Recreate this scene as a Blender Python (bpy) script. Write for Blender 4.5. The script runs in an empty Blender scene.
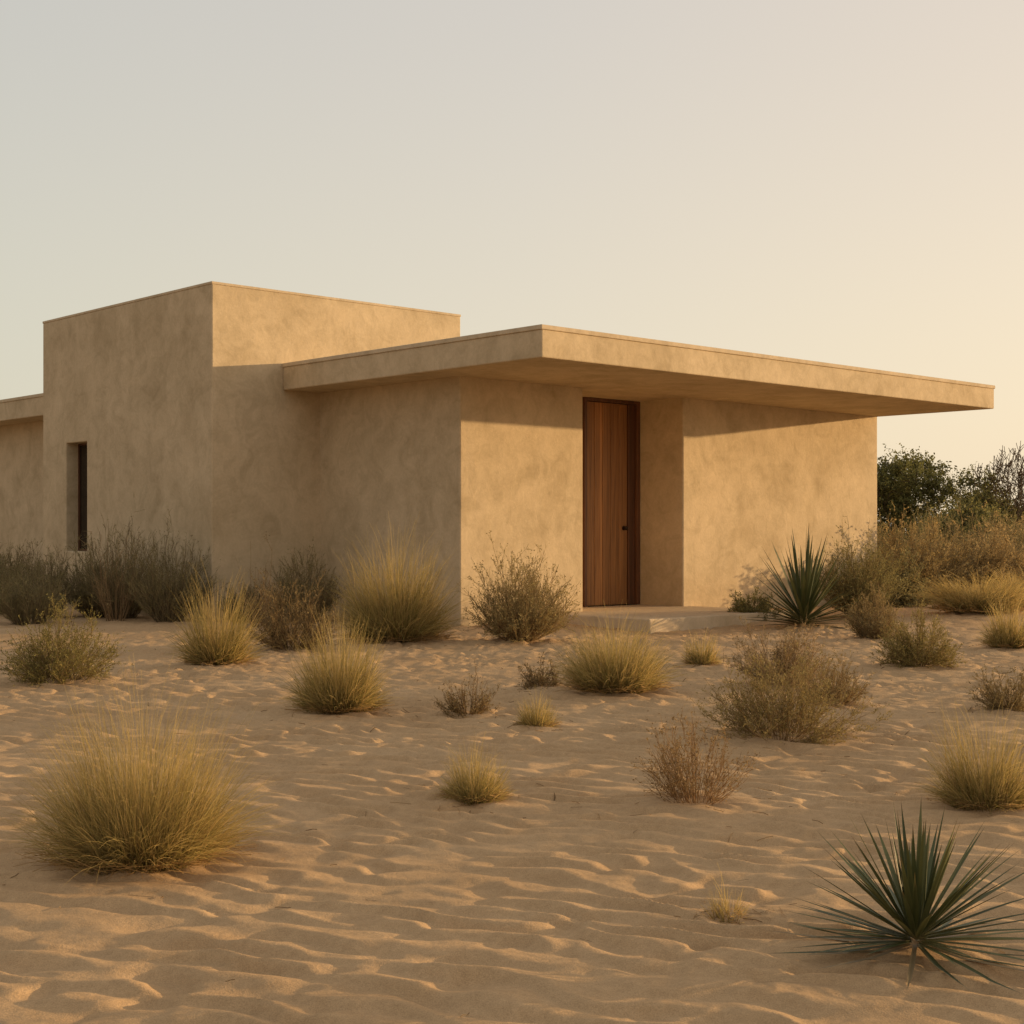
import bpy, math, numpy as np
from mathutils import Vector
RNG=np.random.default_rng(7)
scene=bpy.context.scene
scene.view_settings.view_transform='Standard'; scene.view_settings.look='None'
scene.view_settings.exposure=0; scene.view_settings.gamma=1

# ---------------------------------------------------------------- noise
perm=np.random.default_rng(3).permutation(512)
gang=np.random.default_rng(4).random(512)*2*np.pi
GX,GY=np.cos(gang),np.sin(gang)
def perlin(x,y,seed=0):
    x=np.asarray(x,float)+seed*17.3; y=np.asarray(y,float)+seed*9.7
    xi=np.floor(x).astype(int); yi=np.floor(y).astype(int)
    xf=x-xi; yf=y-yi
    def g(ix,iy,dx,dy):
        h=perm[(perm[(ix)&511]+iy)&511]
        return GX[h]*dx+GY[h]*dy
    u=xf*xf*xf*(xf*(xf*6-15)+10); v=yf*yf*yf*(yf*(yf*6-15)+10)
    a=g(xi,yi,xf,yf); b=g(xi+1,yi,xf-1,yf); c=g(xi,yi+1,xf,yf-1); d=g(xi+1,yi+1,xf-1,yf-1)
    return (a+(b-a)*u)+((c+(d-c)*u)-(a+(b-a)*u))*v

MOUNDS=[]
def sand_height(x,y):
    x=np.asarray(x,float); y=np.asarray(y,float)
    h=.035*perlin(x/3.4,y/3.0,1)+.008*perlin(x/1.1,y/.9,2)
    near=np.clip((17.0-y)/6,0,1)
    h=h*(.25+.75*near)
    # wind ripples and pits
    wx=x+.20*perlin(x/.8,y/.8,5)+.05*perlin(x/.22,y/.22,15); wy=y+.20*perlin(x/.8,y/.8,6)+.05*perlin(x/.22,y/.22,16)
    c,s=math.cos(-.42),math.sin(-.42)
    u=wx*c+wy*s; v=-wx*s+wy*c
    ph=v/.15*2*np.pi+3.6*perlin(u/.36,v/.30,21)+2.2*perlin(u/.18,v/.18,22)
    wave=np.sin(ph+.55*np.sin(ph)); amp=np.clip(.8+1.5*perlin(u/.30,v/.26,23),.15,1.6)
    n1=perlin(wx/.19,wy/.15,7); pit=np.clip(-n1-.06,0,1)
    n3=perlin(x/.07,y/.055,9); n2=perlin(x/.14,y/.11,8)
    rip=.0108*wave*amp-.060*pit+.008*n2+.0025*n3
    mask=np.clip(.92+.7*perlin(x/1.7,y/1.3,11),.5,1.25)
    fade=np.clip(1-(y-16)/40,.0,1)
    grow=1+np.clip((y-5)/8,0,1)*.45
    h=h+rip*mask*fade*grow-.003
    h=h+np.clip((np.hypot(x,y-20)-60)/300,0,1)*.8*perlin(x/60,y/60,12)
    h=h-.075*np.exp(-((x-2.2)**2+(y-17.9)**2)/2.6)
    for (mx,my,mr,mh) in MOUNDS:
        d2=((x-mx)**2+(y-my)**2)/(mr*mr)
        h=h+mh*np.exp(-d2)
    return h
def gz(x,y): return float(sand_height(np.array([x]),np.array([y]))[0])

# ---------------------------------------------------------------- materials
def newmat(name):
    m=bpy.data.materials.new(name); m.use_nodes=True
    nt=m.node_tree; nt.nodes.clear()
    return m,nt
def N(nt,t,**k):
    n=nt.nodes.new(t)
    for a,b in k.items(): setattr(n,a,b)
    return n
def ramp(nt,stops):
    r=N(nt,'ShaderNodeValToRGB'); e=r.color_ramp.elements
    e[0].position,e[0].color=stops[0][0],(*stops[0][1],1)
    e[1].position,e[1].color=stops[-1][0],(*stops[-1][1],1)
    for p,c in stops[1:-1]:
        q=e.new(p); q.color=(*c,1)
    return r
def noise(nt,co,scale,detail=4,rough=.55,sc=None,dist=0):
    n=N(nt,'ShaderNodeTexNoise'); n.inputs['Scale'].default_value=scale
    n.inputs['Detail'].default_value=detail; n.inputs['Roughness'].default_value=rough; n.inputs['Distortion'].default_value=dist
    if sc:
        mp=N(nt,'ShaderNodeMapping'); mp.inputs['Scale'].default_value=sc
        nt.links.new(co,mp.inputs[0]); co=mp.outputs[0]
    nt.links.new(co,n.inputs['Vector']); return n
def mixc(nt,mode,fac,a,b):
    m=N(nt,'ShaderNodeMix',data_type='RGBA',blend_type=mode)
    if isinstance(fac,(int,float)): m.inputs[0].default_value=fac
    else: nt.links.new(fac,m.inputs[0])
    for i,v in ((6,a),(7,b)):
        if isinstance(v,tuple): m.inputs[i].default_value=(*v,1)
        else: nt.links.new(v,m.inputs[i])
    return m.outputs[2]

def stucco_mat(name,base,dark=.86,light=1.085):
    m,nt=newmat(name); L=nt.links.new
    co=N(nt,'ShaderNodeTexCoord').outputs['Object']
    b=N(nt,'ShaderNodeBsdfPrincipled'); o=N(nt,'ShaderNodeOutputMaterial'); L(b.outputs[0],o.inputs[0])
    b.inputs['Roughness'].default_value=.93; b.inputs['Specular IOR Level'].default_value=.15
    n1=noise(nt,co,1.0,7,.66,None,.7); r1=ramp(nt,[(.35,(dark,dark*.985,dark*.955)),(.50,(1,1,1)),(.65,(light,light,light*1.01))]); L(n1.outputs[0],r1.inputs[0])
    n2=noise(nt,co,3.6,6,.66,None,1.0); r2=ramp(nt,[(.36,(.895,.89,.875)),(.5,(1,1,1)),(.63,(1.06,1.06,1.07))]); L(n2.outputs[0],r2.inputs[0])
    n3=noise(nt,co,1.0,5,.6,(3.2,3.2,.6)); r3=ramp(nt,[(.36,(.965,.96,.95)),(.6,(1.01,1.01,1.01))]); L(n3.outputs[0],r3.inputs[0])
    n4=noise(nt,co,30,3,.6); r4=ramp(nt,[(.3,(.94,.94,.94)),(.7,(1.04,1.04,1.04))]); L(n4.outputs[0],r4.inputs[0])
    c=mixc(nt,'MULTIPLY',1.0,base,r1.outputs[0]); c=mixc(nt,'MULTIPLY',1.0,c,r2.outputs[0])
    c=mixc(nt,'MULTIPLY',1.0,c,r3.outputs[0]); c=mixc(nt,'MULTIPLY',1.0,c,r4.outputs[0])
    sp=N(nt,'ShaderNodeSeparateXYZ'); L(co,sp.inputs[0])
    ad=N(nt,'ShaderNodeMath',operation='MULTIPLY_ADD'); L(n2.outputs[0],ad.inputs[0]); ad.inputs[1].default_value=-.7; L(sp.outputs[2],ad.inputs[2])
    mr=N(nt,'ShaderNodeMapRange'); mr.inputs[1].default_value=-.35; mr.inputs[2].default_value=.25; mr.inputs[3].default_value=.35; mr.inputs[4].default_value=0; L(ad.outputs[0],mr.inputs[0])
    c=mixc(nt,'MULTIPLY',mr.outputs[0],c,(.80,.72,.62))
    L(c,b.inputs['Base Color'])
    bp=N(nt,'ShaderNodeBump'); bp.inputs['Strength'].default_value=.55; bp.inputs['Distance'].default_value=.012
    bn=noise(nt,co,6,7,.64,None,.6); L(bn.outputs[0],bp.inputs['Height'])
    bp2=N(nt,'ShaderNodeBump'); bp2.inputs['Strength'].default_value=.35; bp2.inputs['Distance'].default_value=.045
    bn2=noise(nt,co,1.6,3,.5); L(bn2.outputs[0],bp2.inputs['Height']); L(bp2.outputs[0],bp.inputs['Normal'])
    L(bp.outputs[0],b.inputs['Normal']); return m
STUCCO=stucco_mat('sand_stucco',(.575,.455,.30))
COPE=stucco_mat('coping_stucco',(.59,.475,.33),.93,1.04)
CONC=stucco_mat('step_concrete',(.62,.505,.36),.93,1.05)

def wood_mat(name,base,dk):
    m,nt=newmat(name); L=nt.links.new
    co=N(nt,'ShaderNodeTexCoord').outputs['Object']
    b=N(nt,'ShaderNodeBsdfPrincipled'); o=N(nt,'ShaderNodeOutputMaterial'); L(b.outputs[0],o.inputs[0])
    n=noise(nt,co,1,8,.65,(38,38,1.3)); r=ramp(nt,[(.28,dk),(.5,base),(.72,tuple(x*1.35 for x in base))]); L(n.outputs[0],r.inputs[0])
    n2=noise(nt,co,1,2,.5,(6.2,6.2,.05)); r2=ramp(nt,[(.35,(.70,.68,.68)),(.65,(1.18,1.15,1.12))]); L(n2.outputs[0],r2.inputs[0])
    L(mixc(nt,'MULTIPLY',1.0,r.outputs[0],r2.outputs[0]),b.inputs['Base Color'])
    b.inputs['Roughness'].default_value=.5
    bp=N(nt,'ShaderNodeBump'); bp.inputs['Strength'].default_value=.25; bp.inputs['Distance'].default_value=.004; L(n.outputs[0],bp.inputs['Height']); L(bp.outputs[0],b.inputs['Normal'])
    return m
WOODS=[wood_mat('door_wood_%d'%i,tuple(np.array((.33,.155,.052))*k),tuple(np.array((.19,.085,.03))*k)) for i,k in enumerate((1.0,.86,1.12))]
FRAME=wood_mat('door_frame_wood',(.13,.055,.025),(.07,.03,.015))
def plain(name,c,r=.5,metal=0):
    m,nt=newmat(name); b=N(nt,'ShaderNodeBsdfPrincipled'); o=N(nt,'ShaderNodeOutputMaterial'); nt.links.new(b.outputs[0],o.inputs[0])
    co=N(nt,'ShaderNodeTexCoord').outputs['Object']; n=noise(nt,co,20,3)
    rr=ramp(nt,[(.3,tuple(x*.85 for x in c)),(.7,tuple(x*1.15 for x in c))]); nt.links.new(n.outputs[0],rr.inputs[0]); nt.links.new(rr.outputs[0],b.inputs['Base Color'])
    b.inputs['Roughness'].default_value=r; b.inputs['Metallic'].default_value=metal; return m
GLASS=plain('dark_window_glass',(.02,.014,.010),.12)
METAL=plain('bronze_metal',(.05,.032,.02),.45,.8)
DARK=plain('dark_backing',(.02,.012,.008),.8)

def plant_mat(name,trans=.3,rough=.6,spec=.2):
    m,nt=newmat(name); L=nt.links.new
    at=N(nt,'ShaderNodeAttribute',attribute_name='Col')
    b=N(nt,'ShaderNodeBsdfPrincipled'); b.inputs['Roughness'].default_value=rough; b.inputs['Specular IOR Level'].default_value=spec
    t=N(nt,'ShaderNodeBsdfTranslucent'); mx=N(nt,'ShaderNodeMixShader'); mx.inputs[0].default_value=trans
    co=N(nt,'ShaderNodeTexCoord').outputs['Object']; n=noise(nt,co,7,3)
    r=ramp(nt,[(.3,(.82,.82,.8)),(.7,(1.15,1.14,1.1))]); L(n.outputs[0],r.inputs[0])
    c=mixc(nt,'MULTIPLY',1.0,at.outputs['Color'],r.outputs[0])
    L(c,b.inputs['Base Color']); L(c,t.inputs[0]); L(b.outputs[0],mx.inputs[1]); L(t.outputs[0],mx.inputs[2])
    o=N(nt,'ShaderNodeOutputMaterial'); L(mx.outputs[0],o.inputs[0]); return m
M_GRASS=plant_mat('grass_blades',.45); M_SCRUB=plant_mat('scrub_twigs_and_leaves',.3,.8,.1)
M_YUCCA=plant_mat('yucca_leaves',.08,.45,.35); M_TREE=plant_mat('tree_foliage',.4,.7,.2)

# ---------------------------------------------------------------- mesh helpers
def mesh_np(name,V,F,mat,col=None,smooth=False,loc=(0,0,0)):
    me=bpy.data.meshes.new(name); V=np.asarray(V,np.float32); F=np.asarray(F,np.int32)
    me.vertices.add(len(V)); me.vertices.foreach_set('co',V.ravel())
    k=F.shape[1]; me.loops.add(F.size); me.loops.foreach_set('vertex_index',F.ravel())
    me.polygons.add(len(F)); me.polygons.foreach_set('loop_start',np.arange(0,F.size,k,dtype=np.int32))
    me.polygons.foreach_set('loop_total',np.full(len(F),k,np.int32))
    if smooth: me.polygons.foreach_set('use_smooth',np.ones(len(F),bool))
    me.update(); me.validate()
    if col is not None:
        a=me.color_attributes.new('Col','FLOAT_COLOR','POINT')
        c=np.ones((len(V),4),np.float32); c[:,:3]=col; a.data.foreach_set('color',c.ravel())
    me.materials.append(mat); ob=bpy.data.objects.new(name,me); ob.location=loc
    scene.collection.objects.link(ob); return ob
class Rib:
    def __init__(s): s.V=[];s.F=[];s.C=[];s.n=0
    def add(s,P,W,C,fold=0):
        n,k,_=P.shape
        T=P[:,-1]-P[:,0]; R=RNG.normal(size=(n,3)) if fold==0 else np.tile(np.array([0,0,1.]),(n,1))
        S=np.cross(T,R); S/= (np.linalg.norm(S,axis=1,keepdims=True)+1e-9)
        off=S[:,None,:]*W[:,:,None]*.5
        if fold==0:
            A=np.stack([P-off,P+off],2); m=2
        else:
            U=np.cross(S,T); U/=(np.linalg.norm(U,axis=1,keepdims=True)+1e-9)
            A=np.stack([P-off,P-np.sign(U[:,None,2:3]+1e-6)*U[:,None,:]*W[:,:,None]*fold,P+off],2); m=3
        idx=np.arange(n*k*m).reshape(n,k,m)+s.n
        for j in range(m-1):
            f=np.stack([idx[:,:-1,j],idx[:,:-1,j+1],idx[:,1:,j+1],idx[:,1:,j]],-1).reshape(-1,4); s.F.append(f)
        s.V.append(A.reshape(-1,3)); s.C.append(np.repeat(C.reshape(-1,3),m,axis=0)); s.n+=n*k*m
    def build(s,name,mat,loc=(0,0,0)):
        return mesh_np(name,np.concatenate(s.V),np.concatenate(s.F),mat,np.concatenate(s.C),False,loc)
def curve_paths(base,phi,th0,bend,L,K,power=1.4,wig=0):
    n=len(phi); s=np.linspace(0,1,K)[None,:]
    th=th0[:,None]+bend[:,None]*s**power
    ph=phi[:,None]+(np.cumsum(RNG.normal(size=(n,K))*wig,1) if wig else 0)
    if wig: th=th+np.cumsum(RNG.normal(size=(n,K))*wig*.6,1)
    d=np.stack([np.sin(th)*np.cos(ph),np.sin(th)*np.sin(ph),np.cos(th)],-1)*(L[:,None,None]/(K-1))
    P=np.zeros((n,K,3)); P[:,1:]=np.cumsum(d[:,:-1],1); return P+base[:,None,:]
def ell(th,w,h): return 1/np.sqrt((np.sin(th)/(w/2))**2+(np.cos(th)/h)**2)

def grass(x,y,w,h,n,green=.5,name='desert_grass_tuft',bw=None):
    r=Rib(); U=RNG.random
    bw=bw or max(.0022,.00034*y+.0004)
    K=8; n=int(n*1.7)
    phi=U(n)*2*np.pi; th=np.radians(3+86*U(n)**.95)
    rad=w*.24*np.sqrt(U(n)); base=np.stack([np.cos(phi)*rad,np.sin(phi)*rad,np.full(n,-.03)],-1)
    base[:,:2]+=RNG.normal(size=(n,2))*w*.04
    L=ell(th,w*.92,h*1.03)*(.38+.70*U(n)**.8)
    off1,off2=U()*6,U()*6
    lob=1+.13*np.sin(phi*2+off1)+.10*np.sin(phi*5+off2); L*=lob
    bend=th*.42+1.1*U(n)*U(n)*U(n)+.1
    P=curve_paths(base,phi+RNG.normal(size=n)*.38,th*.66,bend,L,K,1.7,.065)
    P[:,:,2]=np.maximum(P[:,:,2],-.012)
    s=np.linspace(0,1,K); W=bw*(.7+.6*U(n))[:,None]*(1-.85*s**1.4)[None,:]
    dry=U(n)[:,None,None]; s3=s[None,:,None]
    g=np.array([.21,.19,.052]); st=np.array([.60,.45,.18]); br=np.array([.32,.205,.09])
    tip=g*green+st*(1-green)
    C=(g*.8*(1-s3)+tip*s3)*(.75+.6*dry); C=np.where(dry>.55,(br*(1-s3)+st*s3)*(.75+.5*U((n,1,1))),C)
    r.add(P,W,C)
    m=max(10,n//40); phi=U(m)*2*np.pi; th=np.radians(5+70*U(m)); b=np.zeros((m,3))
    P=curve_paths(b,phi,th*.5,th*.9+.5*U(m),ell(th,w*1.1,h*1.2)*(.85+.3*U(m)),9,1.8,.06)
    P[:,:,2]=np.maximum(P[:,:,2],-.005)
    s=np.linspace(0,1,9); r.add(P,bw*.8*(1-.6*s)[None,:]*np.ones((m,1)),np.tile(st*.95,(m,9,1)))
    q=n//8; phi=U(q)*2*np.pi; rr=w*(.18+.22*U(q)); b=np.stack([np.cos(phi)*rr,np.sin(phi)*rr,.004+.02*U(q)],-1)
    P=curve_paths(b,phi+RNG.normal(size=q)*.9,np.full(q,1.45)+.1*RNG.normal(size=q),.15*RNG.normal(size=q),w*(.08+.14*U(q)),4,1,.1)
    r.add(P,np.full((q,4),bw*.8),np.tile(br*1.1,(q,4,1))*(.7+.7*U((q,1,1))))
    return r.build(name,M_GRASS,(x,y,gz(x,y)))

def scrub(x,y,w,h,stems=50,twigs=500,leaves=3000,wood=(.20,.13,.075),leaf=(.22,.18,.09),thmax=80,name='desert_shrub',leafsz=None,lw=.45,spread=.33):
    r=Rib(); U=RNG.random; K=7
    stems=int(stems*2.2); twigs=int(twigs*1.7); leaves=int(leaves*1.8)
    px=max(.0019,.00036*y)
    wood=np.array(wood); leaf=np.array(leaf)
    phi=U(stems)*2*np.pi; th=np.radians(3+(thmax-3)*U(stems)**.75)
    rad=w*.12*np.sqrt(U(stems)); base=np.stack([np.cos(phi)*rad,np.sin(phi)*rad,np.full(stems,-.03)],-1)
    o1,o2=U()*6,U()*6
    L=ell(th,w*.9,h*.95)*(.5+.5*U(stems)**.7)*(1+.14*np.sin(2*phi+o1)+.10*np.sin(3*phi+o2))
    P1=curve_paths(base,phi,th,-.2*th,L,K,1,.09)
    P1[:,:,2]=np.maximum(P1[:,:,2],-.02)
    s=np.linspace(0,1,K); r.add(P1,px*1.3*(1.2-.8*s)[None,:]*np.ones((stems,1)),np.tile(wood,(stems,K,1))*(.7+.6*U((stems,1,1))))
    def along(P,n,lo):
        i=RNG.integers(0,len(P),n); t=(lo+(1-lo)*U(n))*(P.shape[1]-1.001); j=t.astype(int); f=(t-j)[:,None]
        a=P[i,j];b=P[i,j+1]; d=b-a; d/= (np.linalg.norm(d,axis=1,keepdims=True)+1e-9); return a*(1-f)+b*f,d,i
    def twig(P,n,lo,Ln,spread,K2,width,colr):
        a,d,i=along(P,n,lo); d=d+RNG.normal(size=(n,3))*spread; d[:,2]+=.12; d/=np.linalg.norm(d,axis=1,keepdims=True)
        l=Ln*(.4+.8*U(n)); st=np.cumsum(d[:,None,:]+RNG.normal(size=(n,K2,3))*.14,1)*(l/K2)[:,None,None]
        P2=np.concatenate([a[:,None],a[:,None]+st],1); ss=np.linspace(0,1,K2+1)
        P2[:,:,2]=np.maximum(P2[:,:,2],0)
        r.add(P2,width*(1-.7*ss)[None,:]*np.ones((n,1)),np.tile(colr,(n,K2+1,1))*(.65+.7*U((n,1,1)))); return P2
    R=(w*.5+h)/2
    P2=twig(P1,twigs,.15,R*.32,spread,4,px*.9,wood*1.1)
    P3=twig(P2,twigs*3,.2,R*.13,spread*1.5,2,px*.7,wood*.45+leaf*.8)
    ls=leafsz or max(.009,.0010*y)
    a,d,i=along(P3,leaves,.1)
    d=d*.7+RNG.normal(size=(leaves,3))*.5; d/=np.linalg.norm(d,axis=1,keepdims=True)
    l=ls*(.6+.9*U(leaves)); P4=np.stack([a,a+d*l[:,None]*.5,a+d*l[:,None]],1)
    W=l[:,None]*lw*np.array([.35,1,.15])[None,:]
    clump=.7+.6*U(len(P3))[i]
    r.add(P4,W,np.tile(leaf,(leaves,3,1))*(clump*(.7+.6*U(leaves)))[:,None,None])
    return r.build(name,M_SCRUB,(x,y,gz(x,y)))

def yucca(x,y,R,h,n=90,name='yucca_plant',bw=.02,thmin=3,thmax=98):
    r=Rib(); U=RNG.random; K=8
    i=np.arange(n); phi=i*2.39996+RNG.normal(size=n)*.16; f=(i+.5)/n
    th=np.radians(thmin+(thmax-thmin)*f**.75)+RNG.normal(size=n)*.08
    hb=h*.14*(1-f)
    base=np.stack([np.cos(phi)*R*.05,np.sin(phi)*R*.05,hb+.02],-1)
    L=ell(np.minimum(th,np.pi/2),R*2,h)*(.78+.3*U(n))
    P=curve_paths(base,phi,th,.04+.26*f*U(n),L,K,1.5,0)
    P[:,:,2]=np.maximum(P[:,:,2],.006)
    s=np.linspace(0,1,K); prof=np.interp(s,[0,.1,.4,.7,.92,1],[.8,.75,1,.70,.22,.03])
    W=bw*(.8+.35*U(n))[:,None]*prof[None,:]
    a=np.array([.055,.070,.026]); b=np.array([.15,.155,.06]); tipc=np.array([.18,.12,.05]); basec=np.array([.26,.24,.12])
    v=U(n)[:,None,None]**1.4; s3=s[None,:,None]; C=a*(1-v)+b*v
    bl=np.clip(1-s3*6,0,1); C=C*(1-bl)+basec*bl
    C=np.where(s3>.93,tipc,C)*np.ones((n,K,1))
    old=(f>.9)[:,None,None]; C=np.where(old&(v>.35),np.array([.30,.22,.12])*(.7+.5*v),C)
    r.add(P,W,C,fold=.22)
    return r.build(name,M_YUCCA,(x,y,gz(x,y)))

# ---------------------------------------------------------------- plant layout (x,y world metres)
GR=[(-1.24,4.92,.73,.52,3400,.28),(-.154,6.12,.32,.23,900,.40),(1.92,5.95,.45,.37,1500,.40),(.142,8.45,.26,.21,600,.36),
    (.70,10.0,.82,.46,1800,.40),(-1.08,9.15,.64,.57,1700,.38),(-1.17,14.8,1.20,1.0,2300,.40),(-2.47,12.35,.68,.72,1200,.38),
    (1.60,12.4,.34,.28,500,.3),(4.80,14.2,.55,.48,800,.36),(6.3,19.8,1.5,.45,1600,.05),(7.6,21.5,1.5,.5,1500,.05),(.63,4.31,.13,.13,170,.05)]
SC=[(.751,6.02,.52,.40,52,320,1700,(.25,.155,.08),(.31,.21,.10),60),
    (1.43,7.80,.90,.43,74,750,10000,(.22,.15,.075),(.30,.235,.10),82),
    (2.05,9.4,.52,.36,46,400,3500,(.23,.155,.08),(.30,.225,.11),78),
    (1.96,10.6,.72,.49,56,550,5000,(.25,.165,.09),(.31,.23,.12),74),
    (-.273,9.0,.38,.30,40,240,1500,(.21,.135,.07),(.25,.185,.09),68),
    (.20,10.4,.31,.28,36,220,1500,(.22,.145,.08),(.26,.195,.10),68),
    (.08,14.8,1.06,.90,95,1000,10500,(.26,.18,.09),(.33,.26,.12),66),
    (-2.08,13.9,.90,.72,70,700,5500,(.23,.155,.08),(.29,.21,.10),72),
    (-3.30,10.8,.92,.56,66,750,10000,(.20,.145,.07),(.26,.22,.08),82),
    (3.40,12.25,.72,.50,56,600,7500,(.22,.16,.075),(.29,.235,.09),80),
    (3.85,15.6,.62,.66,50,450,3500,(.24,.17,.09),(.30,.23,.11),58),
    (3.07,9.1,.42,.34,40,350,3500,(.22,.155,.08),(.28,.21,.10),78),
    (4.55,19.3,1.05,1.15,80,1000,9500,(.21,.16,.08),(.28,.24,.10),52),
    (3.15,19.4,.75,.40,45,400,4000,(.16,.13,.07),(.22,.20,.08),80)]
DK=[(-6.30,19.7,1.2,.90),(-5.65,19.9,.95,1.1),(-5.15,19.5,1.15,1.3),(-4.38,18.75,1.15,1.22),(-2.65,18.7,1.1,.92),(-8.4,24.2,1.5,1.0),(-6.0,18.3,1.3,.65),(-3.4,18.6,.7,.5),(-7.2,20.6,1.1,.9)]
for g in GR: MOUNDS.append((g[0],g[1],g[2]*.55,.05*g[2]))
for g in SC: MOUNDS.append((g[0],g[1],g[2]*.55,.04*g[2]))
MOUNDS.append((1.07,3.9,.25,.012)); MOUNDS.append((3.55,17.9,.6,.04))

for g in GR: grass(*g[:5],green=g[5])
for g in SC: scrub(g[0],g[1],g[2],g[3],g[4],g[5],g[6],wood=g[7],leaf=g[8],thmax=g[9])
for d in DK: scrub(d[0],d[1],d[2],d[3],76,700,3800,wood=(.22,.17,.10),leaf=(.24,.205,.10),thmax=50,name='upright_desert_shrub',lw=.3,spread=.25)
scrub(-3.05,17.6,.6,1.2,16,40,150,wood=(.30,.20,.11),leaf=(.32,.23,.12),thmax=30,name='dry_weed_stalks')
scrub(-5.1,18.9,.9,1.35,18,50,150,wood=(.30,.20,.11),leaf=(.32,.23,.12),thmax=28,name='dry_weed_stalks')
yucca(1.06,3.86,.372,.325,130,bw=.0155,thmax=102)
yucca(3.55,17.9,.72,1.07,110,bw=.042,thmax=92)

# right-hand dry brush bank
for (x,y,w,h,lf) in [(6.7,24.6,2.1,1.45,(.38,.29,.14)),(8.0,25.4,2.2,1.35,(.40,.30,.15)),(9.2,26.5,2.1,1.15,(.38,.28,.14)),(5.9,23.0,1.1,.85,(.27,.24,.12)),
                     (10.6,30,2.8,1.3,(.34,.27,.13)),(13.2,31,2.8,1.3,(.34,.27,.14)),(11.5,24.0,1.4,.7,(.36,.28,.14)),(16,29,2.5,1.3,(.30,.24,.13)),(9.1,34,3.0,1.5,(.24,.21,.09)),(11.9,37,3.2,1.6,(.21,.19,.08))]:
    scrub(x,y,w,h,90,1100,12000,wood=(.27,.20,.11),leaf=lf,thmax=88,name='dry_brush_bush',lw=.6,leafsz=.032)

# ---------------------------------------------------------------- trees
def tree(x,y,w,h,leaves=9000,leafc=(.16,.155,.055),bare=False,name='mesquite_tree',seed=0):
    R=np.random.default_rng(seed); V=[];F=[];C=[];n0=0
    segs=[];tips=[]
    def grow(p,d,l,r,lev):
        k=4
        for j in range(k):
            d2=d+R.normal(size=3)*.16; d2[2]+=.04; d2/=np.linalg.norm(d2); q=p+d2*l/k; r2=r*(.90)
            segs.append((p,q,r,r2)); p=q;d=d2;r=r2
            if lev>=2: tips.append(p)
        if lev<(6 if bare else 4):
            for c in range(3 if lev<3 else 2):
                a=R.normal(size=3); a-=a.dot(d)*d; a/=np.linalg.norm(a)
                dd=d*.8+a*(.55+.4*R.random()); dd[2]+=.08; dd/=np.linalg.norm(dd)
                grow(p,dd,l*(.62+.2*R.random()),r*.62,lev+1)
    for t in range(3):
        a=R.random()*6.28; grow(np.array([np.cos(a)*.1,np.sin(a)*.1,-.1]),np.array([np.cos(a)*.5,np.sin(a)*.5,1.])/1.12,h*.30,h*.028,0)
    segs=np.array([[*s[0],*s[1],s[2],s[3]] for s in segs]); A=segs[:,:3];B=segs[:,3:6]
    allp=np.concatenate([A,B]); sx=(w/2)/np.percentile(np.abs(allp[:,:2]),97); sz=h*.95/np.percentile(allp[:,2],99.5)
    sc=np.array([sx,sx,sz]); A=A*sc;B=B*sc
    D=B-A; S=np.cross(D,[.3,.5,.1]); S/=np.linalg.norm(S,axis=1,keepdims=True); T=np.cross(D,S); T/=np.linalg.norm(T,axis=1,keepdims=True)
    ring=[]
    for P,rr in ((A,segs[:,6]),(B,segs[:,7])):
        rr=np.maximum(rr*.8,.0085 if bare else .010)
        for q in range(5):
            a=q/5*2*np.pi; ring.append(P+(S*math.cos(a)+T*math.sin(a))*rr[:,None])
    ring=np.stack(ring,1); m=len(A); V.append(ring.reshape(-1,3)); idx=np.arange(m*10).reshape(m,10)
    for q in range(5): F.append(np.stack([idx[:,q],idx[:,(q+1)%5],idx[:,5+(q+1)%5],idx[:,5+q]],-1))
    C.append(np.tile(np.array([.16,.12,.08]) if not bare else np.array([.19,.135,.085]),(m*10,1)))
    n0=m*10
    if not bare:
        tp=np.array(tips)*sc
        low=tp[R.integers(0,len(tp),len(tp)//3)]*np.array([1.0,1.0,.45]); tp=np.concatenate([tp,low])
        ns=leaves//14; k=R.integers(0,len(tp),ns); cc=.55+.9*R.random(len(tp))
        d=R.normal(size=(ns,3)); d[:,2]+=.8; d/=np.linalg.norm(d,axis=1,keepdims=True)
        Ls=(.22+.38*R.random(ns))
        t=R.random((ns,14)); c=(tp[k]+R.normal(size=(ns,3))*.07)[:,None]+d[:,None]*(Ls[:,None]*t)[:,:,None]+R.normal(size=(ns,14,3))*.035
        c=c.reshape(-1,3); kk=np.repeat(k,14); n=len(c)
        c[:,2]=np.maximum(c[:,2],.1)
        d=R.normal(size=(n,3)); d/=np.linalg.norm(d,axis=1,keepdims=True); e=np.cross(d,R.normal(size=(n,3))); e/=np.linalg.norm(e,axis=1,keepdims=True)
        sz=(.028+.034*R.random(n))[:,None]
        q=np.stack([c-d*sz,c+e*sz*.5,c+d*sz,c-e*sz*.5],1); V.append(q.reshape(-1,3)); F.append(np.arange(n*4).reshape(-1,4)+n0)
        C.append(np.repeat(np.array(leafc)[None]*(cc[kk]*(.7+.6*R.random(n)))[:,None],4,axis=0))
    return mesh_np(name,np.concatenate(V),np.concatenate(F),M_TREE,np.concatenate(C),False,(x,y,gz(x,y)))
tree(13.5,47,4.2,3.65,30000,seed=1)
tree(14.9,45,2.8,2.3,19000,seed=2,leafc=(.20,.18,.065))
tree(16.3,50,3.8,2.5,21000,seed=3,leafc=(.16,.15,.055))
tree(18.4,48,3.4,2.6,18000,seed=4,leafc=(.18,.16,.06))
tree(11.8,48,3.6,3.1,20000,seed=5,leafc=(.18,.17,.06))
tree(12.4,41,2.6,1.9,16000,seed=15,leafc=(.21,.19,.07))
tree(15.6,40,3.0,1.7,16000,seed=16,leafc=(.22,.19,.07))
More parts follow.
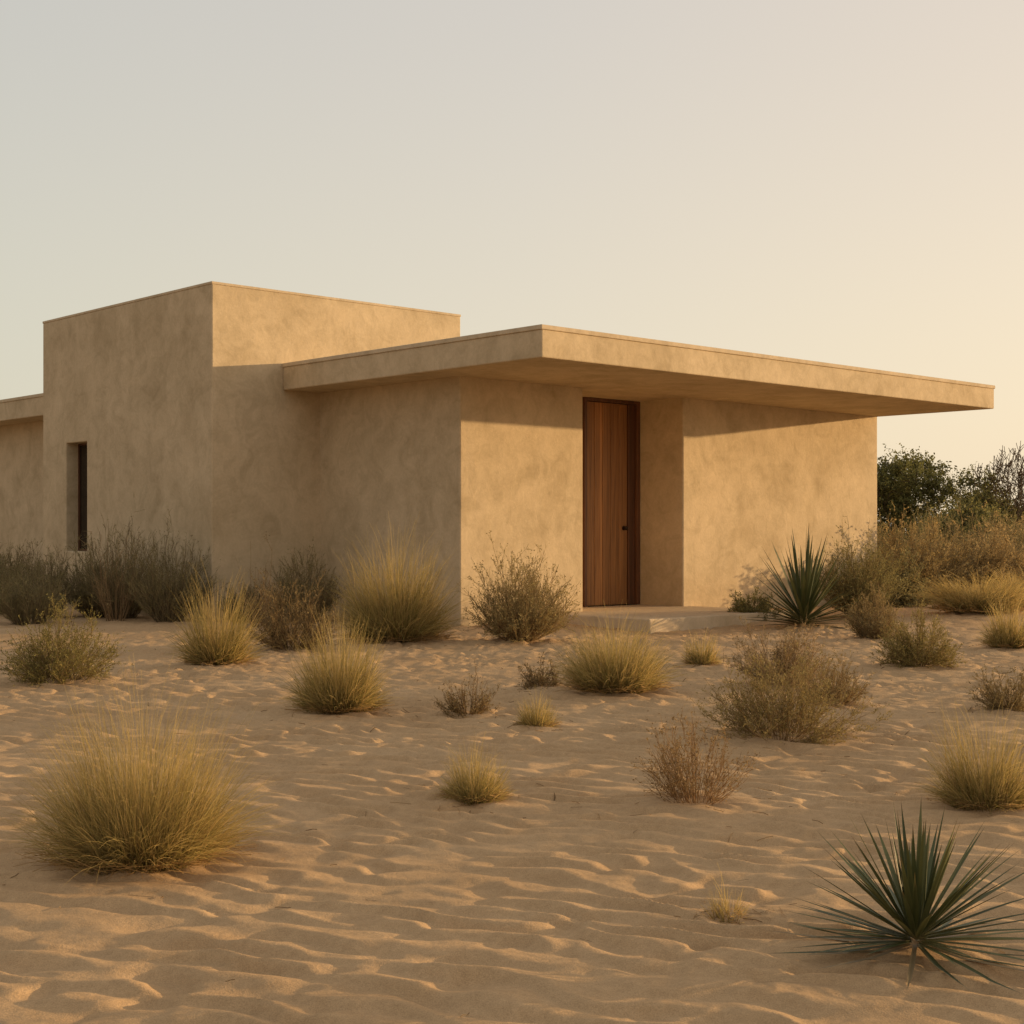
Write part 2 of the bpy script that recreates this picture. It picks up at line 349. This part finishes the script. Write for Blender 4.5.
tree(21.5,52,4,3.4,12000,seed=6)
tree(15.1,45.6,2.8,3.95,bare=True,name='bare_tree',seed=9)
for i,(x,y) in enumerate([(-22,55),(-17,60),(-27,50),(27,50),(3,62)]): tree(x,y,4,3.2,9000,seed=20+i)

# distant brush belt : one object
def brush_belt():
    r=np.random.default_rng(5); nb=520
    bx=r.uniform(-150,150,nb); by=r.uniform(38,190,nb)
    keep=~((np.abs(bx-2)<14)&(by<40)); bx=bx[keep];by=by[keep];nb=len(bx)
    per=420; sz=r.uniform(.6,1.6,nb)
    d=r.normal(size=(nb,per,3)); d/=np.linalg.norm(d,axis=2,keepdims=True); d[:,:,2]=np.abs(d[:,:,2]); rad=r.random((nb,per))**.4
    lob=1+.35*np.sin(np.arctan2(d[:,:,1],d[:,:,0])*3+r.random((nb,1))*6)
    c=d*(rad*lob)[:,:,None]*sz[:,None,None]*np.array([1.2,1.2,1.0])+np.stack([bx,by,sand_height(bx,by)],-1)[:,None,:]
    c=c.reshape(-1,3); n=len(c); a=r.normal(size=(n,3)); a/=np.linalg.norm(a,axis=1,keepdims=True); e=np.cross(a,r.normal(size=(n,3))); e/=np.linalg.norm(e,axis=1,keepdims=True)
    s=r.uniform(.06,.13,n)[:,None]; q=np.stack([c-a*s,c+e*s*.5,c+a*s,c-e*s*.5],1).reshape(-1,3)
    pal=np.array([[.15,.145,.06],[.20,.175,.075],[.27,.21,.10],[.16,.14,.06]])[r.integers(0,4,nb)]
    col=np.repeat(np.repeat(pal,per,0)*r.uniform(.7,1.3,(n,1)),4,0)
    mesh_np('distant_desert_brush',q,np.arange(n*4).reshape(-1,4),M_TREE,col)
brush_belt()

# scattered dry litter on the sand : one object
def litter():
    r=Rib(); n=900; U=RNG.random
    near=np.array([(g[0],g[1],g[2]) for g in GR+SC]); k=RNG.integers(0,len(near),n)
    a=U(n)*6.28; rr=near[k,2]*(.45+.9*U(n)**2)
    bx=near[k,0]+np.cos(a)*rr; by=near[k,1]+np.sin(a)*rr
    far=U(n)<.22; bx=np.where(far,RNG.uniform(-3.5,3.5,n),bx); by=np.where(far,RNG.uniform(3,14,n),by)
    ph=U(n)*6.28; L=.02+.07*U(n)**2; K=4
    s=np.linspace(0,1,K)[None]; px=bx[:,None]+np.cos(ph)[:,None]*L[:,None]*s+RNG.normal(size=(n,K))*.003; py=by[:,None]+np.sin(ph)[:,None]*L[:,None]*s+RNG.normal(size=(n,K))*.003
    pz=sand_height(px,py)+.005
    P=np.stack([px,py,pz],-1); r.add(P,np.tile((.0012+.0003*by)[:,None],(1,K)),np.tile(np.array([.26,.18,.10]),(n,K,1))*(.6+.8*U((n,1,1))))
    r.build('dry_twig_litter',M_SCRUB)
litter()

# ---------------------------------------------------------------- sand ground
def lines(lo,hi,c0,c1,d,g):
    core=list(np.arange(c0,c1,d)); up=[];p=core[-1];st=d
    while p<hi: st*=g; p+=st; up.append(p)
    dn=[];p=c0;st=d
    while p>lo: st*=g; p-=st; dn.append(p)
    return np.array(dn[::-1]+core+up)
xs=lines(-2500,2500,-3.8,3.8,.015,1.025); ys=lines(-300,3000,2.7,7.6,.013,1.0085)
X,Y=np.meshgrid(xs,ys); Z=sand_height(X,Y)
nx,ny=len(xs),len(ys); idx=np.arange(nx*ny).reshape(ny,nx)
F=np.stack([idx[:-1,:-1],idx[:-1,1:],idx[1:,1:],idx[1:,:-1]],-1).reshape(-1,4)
m,nt=newmat('desert_sand'); L=nt.links.new
co=N(nt,'ShaderNodeTexCoord').outputs['Object']
b=N(nt,'ShaderNodeBsdfPrincipled'); o=N(nt,'ShaderNodeOutputMaterial'); L(b.outputs[0],o.inputs[0]); b.inputs['Roughness'].default_value=.95; b.inputs['Specular IOR Level'].default_value=.1
n1=noise(nt,co,.9,6,.6); r1=ramp(nt,[(.3,(.445,.292,.158)),(.55,(.50,.338,.19)),(.75,(.54,.375,.218))]); L(n1.outputs[0],r1.inputs[0])
n2=noise(nt,co,260,2,.7); r2=ramp(nt,[(.25,(.76,.75,.74)),(.5,(1,1,1)),(.75,(1.18,1.18,1.19))]); L(n2.outputs[0],r2.inputs[0])
n3=noise(nt,co,28,5,.7); r3=ramp(nt,[(.3,(.88,.87,.86)),(.7,(1.08,1.08,1.08))]); L(n3.outputs[0],r3.inputs[0])
c=mixc(nt,'MULTIPLY',1.0,r1.outputs[0],r2.outputs[0]); c=mixc(nt,'MULTIPLY',1.0,c,r3.outputs[0]); L(c,b.inputs['Base Color'])
bp=N(nt,'ShaderNodeBump'); bp.inputs['Strength'].default_value=.4; bp.inputs['Distance'].default_value=.003; L(n2.outputs[0],bp.inputs['Height'])
bp2=N(nt,'ShaderNodeBump'); bp2.inputs['Strength'].default_value=.5; bp2.inputs['Distance'].default_value=.010; L(n3.outputs[0],bp2.inputs['Height']); L(bp2.outputs[0],bp.inputs['Normal'])
L(bp.outputs[0],b.inputs['Normal'])
mesh_np('sand_ground',np.stack([X,Y,Z],-1).reshape(-1,3),F,m,None,True)

# ---------------------------------------------------------------- house
A=math.atan2(.6796,.7336)
house=bpy.data.objects.new('adobe_house',None); scene.collection.objects.link(house)
house.location=(-.636,17.98,0); house.rotation_euler=(0,0,A)
def addpart(name,verts,faces,mat,bevel=.012,parent=house):
    me=bpy.data.meshes.new(name); me.from_pydata(verts,[],faces); me.update()
    import bmesh
    bm=bmesh.new(); bm.from_mesh(me); bmesh.ops.remove_doubles(bm,verts=bm.verts,dist=1e-5); bmesh.ops.recalc_face_normals(bm,faces=bm.faces); bm.to_mesh(me); bm.free()
    me.materials.append(mat); ob=bpy.data.objects.new(name,me); scene.collection.objects.link(ob); ob.parent=parent
    if bevel:
        q=ob.modifiers.new('bevel','BEVEL'); q.width=bevel; q.segments=2; q.limit_method='ANGLE'; q.angle_limit=math.radians(30)
    return ob
def prism(name,poly,z0,z1,mat,bevel=.012):
    n=len(poly); v=[(x,y,z0) for x,y in poly]+[(x,y,z1) for x,y in poly]
    f=[tuple(range(n))[::-1],tuple(range(n,2*n))]+[(i,(i+1)%n,n+(i+1)%n,n+i) for i in range(n)]
    return addpart(name,v,f,mat,bevel)
def box(name,x0,x1,y0,y1,z0,z1,mat,bevel=.004): return prism(name,[(x0,y0),(x1,y0),(x1,y1),(x0,y1)],z0,z1,mat,bevel)
ZS,ZR=3.04,3.40
prism('entrance_wing_walls',[(0,0),(2.146,0),(2.146,.90),(4.164,.90),(4.164,0),(9.04,0),(9.04,6.5),(2.55,6.5),(2.55,2.96),(0,2.96)],-.6,ZS+.02,STUCCO,.018)
def off(e): return [(-.61-e,-2.07-e),(9.06+e,-2.07-e),(9.06+e,6.72+e),(2.58,6.72+e),(2.58,2.925),(-.61-e,2.925)]
prism('flat_roof_slab',off(0),ZS,ZR-.05,STUCCO,.014)
prism('roof_coping',off(.013),ZR-.053,ZR,COPE,.008)
# tall block with window opening in its left face
x0,x1,y0,y1=-1.70,2.54,2.93,7.82; zt=4.345; w0,w1=y0+3.45,y0+4.11; h0,h1=.86,2.47; dp=.24
v=[];f=[]
def quad(*p):
    i=len(v); v.extend(p); f.append(tuple(range(i,i+len(p))))
ysn=[y0,w0,w1,y1]; zsn=[-.6,h0,h1,zt]
for i in range(3):
    for j in range(3):
        if i==1 and j==1: continue
        quad((x0,ysn[i],zsn[j]),(x0,ysn[i+1],zsn[j]),(x0,ysn[i+1],zsn[j+1]),(x0,ysn[i],zsn[j+1]))
xi=x0+dp
quad((x0,w0,h0),(xi,w0,h0),(xi,w0,h1),(x0,w0,h1)); quad((x0,w1,h0),(xi,w1,h0),(xi,w1,h1),(x0,w1,h1))
quad((x0,w0,h0),(x0,w1,h0),(xi,w1,h0),(xi,w0,h0)); quad((x0,w0,h1),(x0,w1,h1),(xi,w1,h1),(xi,w0,h1))
quad((xi,w0,h0),(xi,w1,h0),(xi,w1,h1),(xi,w0,h1))
zz=zsn
quad((x0,y0,zz[0]),(x0,y0,zz[1]),(x0,y0,zz[2]),(x0,y0,zz[3]),(x1,y0,zt),(x1,y0,-.6))
quad((x0,y1,zz[0]),(x0,y1,zz[1]),(x0,y1,zz[2]),(x0,y1,zz[3]),(x1,y1,zt),(x1,y1,-.6))
quad((x1,y0,-.6),(x1,y1,-.6),(x1,y1,zt),(x1,y0,zt))
quad((x0,y0,zt),(x1,y0,zt),(x1,y1,zt),(x0+0,y1,zt),(x0,w1,zt),(x0,w0,zt))
quad((x0,y0,-.6),(x1,y0,-.6),(x1,y1,-.6),(x0,y1,-.6),(x0,w1,-.6),(x0,w0,-.6))
addpart('tall_block_walls',v,f,STUCCO,.016)
e=.006
prism('tall_block_coping',[(x0-e,y0-e),(x1+e,y0-e),(x1+e,y1+e),(x0-e,y1+e)],zt-.004,zt+.032,COPE,.008)
box('window_glass',xi-.03,xi-.004,w0+.03,w1-.03,h0+.03,h1-.03,GLASS,0)
for nm,a in (('window_frame_left',(w1-.03,w1-.002,h0+.002,h1-.002)),('window_frame_right',(w0+.002,w0+.03,h0+.002,h1-.002)),
             ('window_frame_top',(w0+.03,w1-.03,h1-.03,h1-.002)),('window_frame_bottom',(w0+.03,w1-.03,h0+.002,h0+.03))):
    box(nm,xi-.05,xi-.002,a[0],a[1],a[2],a[3],FRAME,0)
# left wing behind
box('rear_wing_walls',-.60,5.5,7.75,20,-.6,ZS+.02,STUCCO,.016)
box('rear_wing_roof_slab',-1.13,6.0,7.832,20.6,ZS,ZR-.05,STUCCO,.012)
box('rear_wing_roof_coping',-1.143,6.013,7.835,20.613,ZR-.053,ZR,COPE,.008)
# doorstep
prism('doorstep_slab',[(1.45,-1.80),(4.35,-1.80),(4.35,-.004),(4.160,-.004),(4.160,.896),(2.150,.896),(2.150,-.004),(1.45,-.004)],-.25,.09,CONC,.015)
# door
yb=.857
box('door_surround_panel',2.15,3.00,yb-.01,.896,.087,ZS-.002,STUCCO,0)
box('door_frame_left',3.003,3.055,yb-.05,.894,.092,ZS-.002,FRAME,.003)
box('door_frame_right',4.085,4.158,yb-.05,.894,.092,ZS-.002,FRAME,.003)
box('door_sidelight_post',3.915,3.955,yb-.04,.893,.092,ZS-.052,FRAME,.003)
box('door_side_panel',3.957,4.083,yb-.004,.892,.092,ZS-.052,FRAME,.002)
box('door_frame_head',3.056,4.084,yb-.05,.894,ZS-.05,ZS-.002,FRAME,.003)
box('door_backing_board',3.057,3.913,yb+.016,.893,.10,ZS-.054,DARK,0)
pw=(3.912-3.058)/5
for i in range(5): box('door_plank_%d'%(i+1),3.058+i*pw+.004,3.058+(i+1)*pw-.004,yb-.02,yb+.013,.103,ZS-.057,WOODS[(i*2+i//3)%3],.005)
box('door_threshold',3.056,4.084,yb-.06,.80,.088,.101,METAL,0)
# round knob: rose disc, neck and knob turned as one profile about local y
def knob(cx,cy,cz):
    prof=[(0,.0),(.034,.0),(.034,.006),(.013,.009),(.012,.028),(.024,.036),(.031,.050),(.027,.064),(.012,.071),(0,.072)]
    K=20; vv=[];ff=[]
    for r_,d_ in prof:
        for q in range(K):
            a=q/K*2*math.pi; vv.append((cx+r_*math.cos(a),cy-d_,cz+r_*math.sin(a)))
    for j in range(len(prof)-1):
        for q in range(K): ff.append((j*K+q,j*K+(q+1)%K,(j+1)*K+(q+1)%K,(j+1)*K+q))
    addpart('door_knob',vv,ff,METAL,0)
knob(3.835,yb-.021,1.20)

# ---------------------------------------------------------------- light
sx,sy=.946,.322; EL=math.radians(6.2)
d=Vector((-sx*math.cos(EL),-sy*math.cos(EL),-math.sin(EL)))
sl=bpy.data.lights.new('sun','SUN'); sl.energy=5.0; sl.angle=math.radians(.6); sl.color=(1,.68,.34)
so=bpy.data.objects.new('sun',sl); so.rotation_euler=d.to_track_quat('-Z','Y').to_euler(); so.location=(40,15,20); scene.collection.objects.link(so)
w=bpy.data.worlds.new('World'); scene.world=w; w.use_nodes=True; nt=w.node_tree; nt.nodes.clear(); L=nt.links.new
sky=N(nt,'ShaderNodeTexSky'); sky.sky_type='NISHITA'; sky.sun_disc=False; sky.sun_elevation=EL; sky.sun_rotation=math.atan2(sx,sy); sky.dust_density=3; sky.ozone_density=1
bg1=N(nt,'ShaderNodeBackground'); bg1.inputs[1].default_value=.03; L(sky.outputs[0],bg1.inputs[0])
tc=N(nt,'ShaderNodeTexCoord'); nm=N(nt,'ShaderNodeVectorMath',operation='NORMALIZE'); L(tc.outputs['Generated'],nm.inputs[0])
sp=N(nt,'ShaderNodeSeparateXYZ'); L(nm.outputs[0],sp.inputs[0])
dt=N(nt,'ShaderNodeVectorMath',operation='DOT_PRODUCT'); dt.inputs[1].default_value=(sx,sy,0); L(nm.outputs[0],dt.inputs[0])
hz=ramp(nt,[(.0,(.54,.44,.32)),(.42,(.64,.57,.44)),(.5,(.73,.68,.54)),(.66,(.83,.73,.56)),(.81,(.94,.78,.56)),(1,(1.5,1.0,.5))])
zn=ramp(nt,[(.0,(.44,.39,.34)),(.42,(.52,.50,.46)),(.5,(.60,.58,.535)),(.66,(.67,.62,.56)),(.8,(.77,.665,.565)),(1,(.88,.70,.5))])
ma=N(nt,'ShaderNodeMath',operation='MULTIPLY_ADD'); ma.inputs[1].default_value=.5; ma.inputs[2].default_value=.5; L(dt.outputs['Value'],ma.inputs[0])
L(ma.outputs[0],hz.inputs[0]); L(ma.outputs[0],zn.inputs[0])
mr=N(nt,'ShaderNodeMapRange'); mr.inputs[1].default_value=0; mr.inputs[2].default_value=.42; L(sp.outputs[2],mr.inputs[0]); mr.interpolation_type='SMOOTHSTEP'
gc=mixc(nt,'MIX',mr.outputs[0],hz.outputs[0],zn.outputs[0])
# overhead sky a little deeper than the bright band near the horizon
mr2=N(nt,'ShaderNodeMapRange'); mr2.inputs[1].default_value=.40; mr2.inputs[2].default_value=.9; mr2.inputs[3].default_value=0; mr2.inputs[4].default_value=1; L(sp.outputs[2],mr2.inputs[0])
gc=mixc(nt,'MIX',mr2.outputs[0],gc,(.50,.475,.44))
bg2=N(nt,'ShaderNodeBackground'); bg2.inputs[1].default_value=.92; L(gc,bg2.inputs[0])
ad=N(nt,'ShaderNodeAddShader'); L(bg1.outputs[0],ad.inputs[0]); L(bg2.outputs[0],ad.inputs[1])
wo=N(nt,'ShaderNodeOutputWorld'); L(ad.outputs[0],wo.inputs[0])

# ---------------------------------------------------------------- camera
cd=bpy.data.cameras.new('camera'); cd.lens=51.7; cd.sensor_width=36; cd.shift_y=23/1024; cd.clip_end=5000; cd.clip_start=.05
cam=bpy.data.objects.new('camera',cd); cam.location=(0,0,1.1); cam.rotation_euler=(math.radians(90),0,0)
scene.collection.objects.link(cam); scene.camera=cam
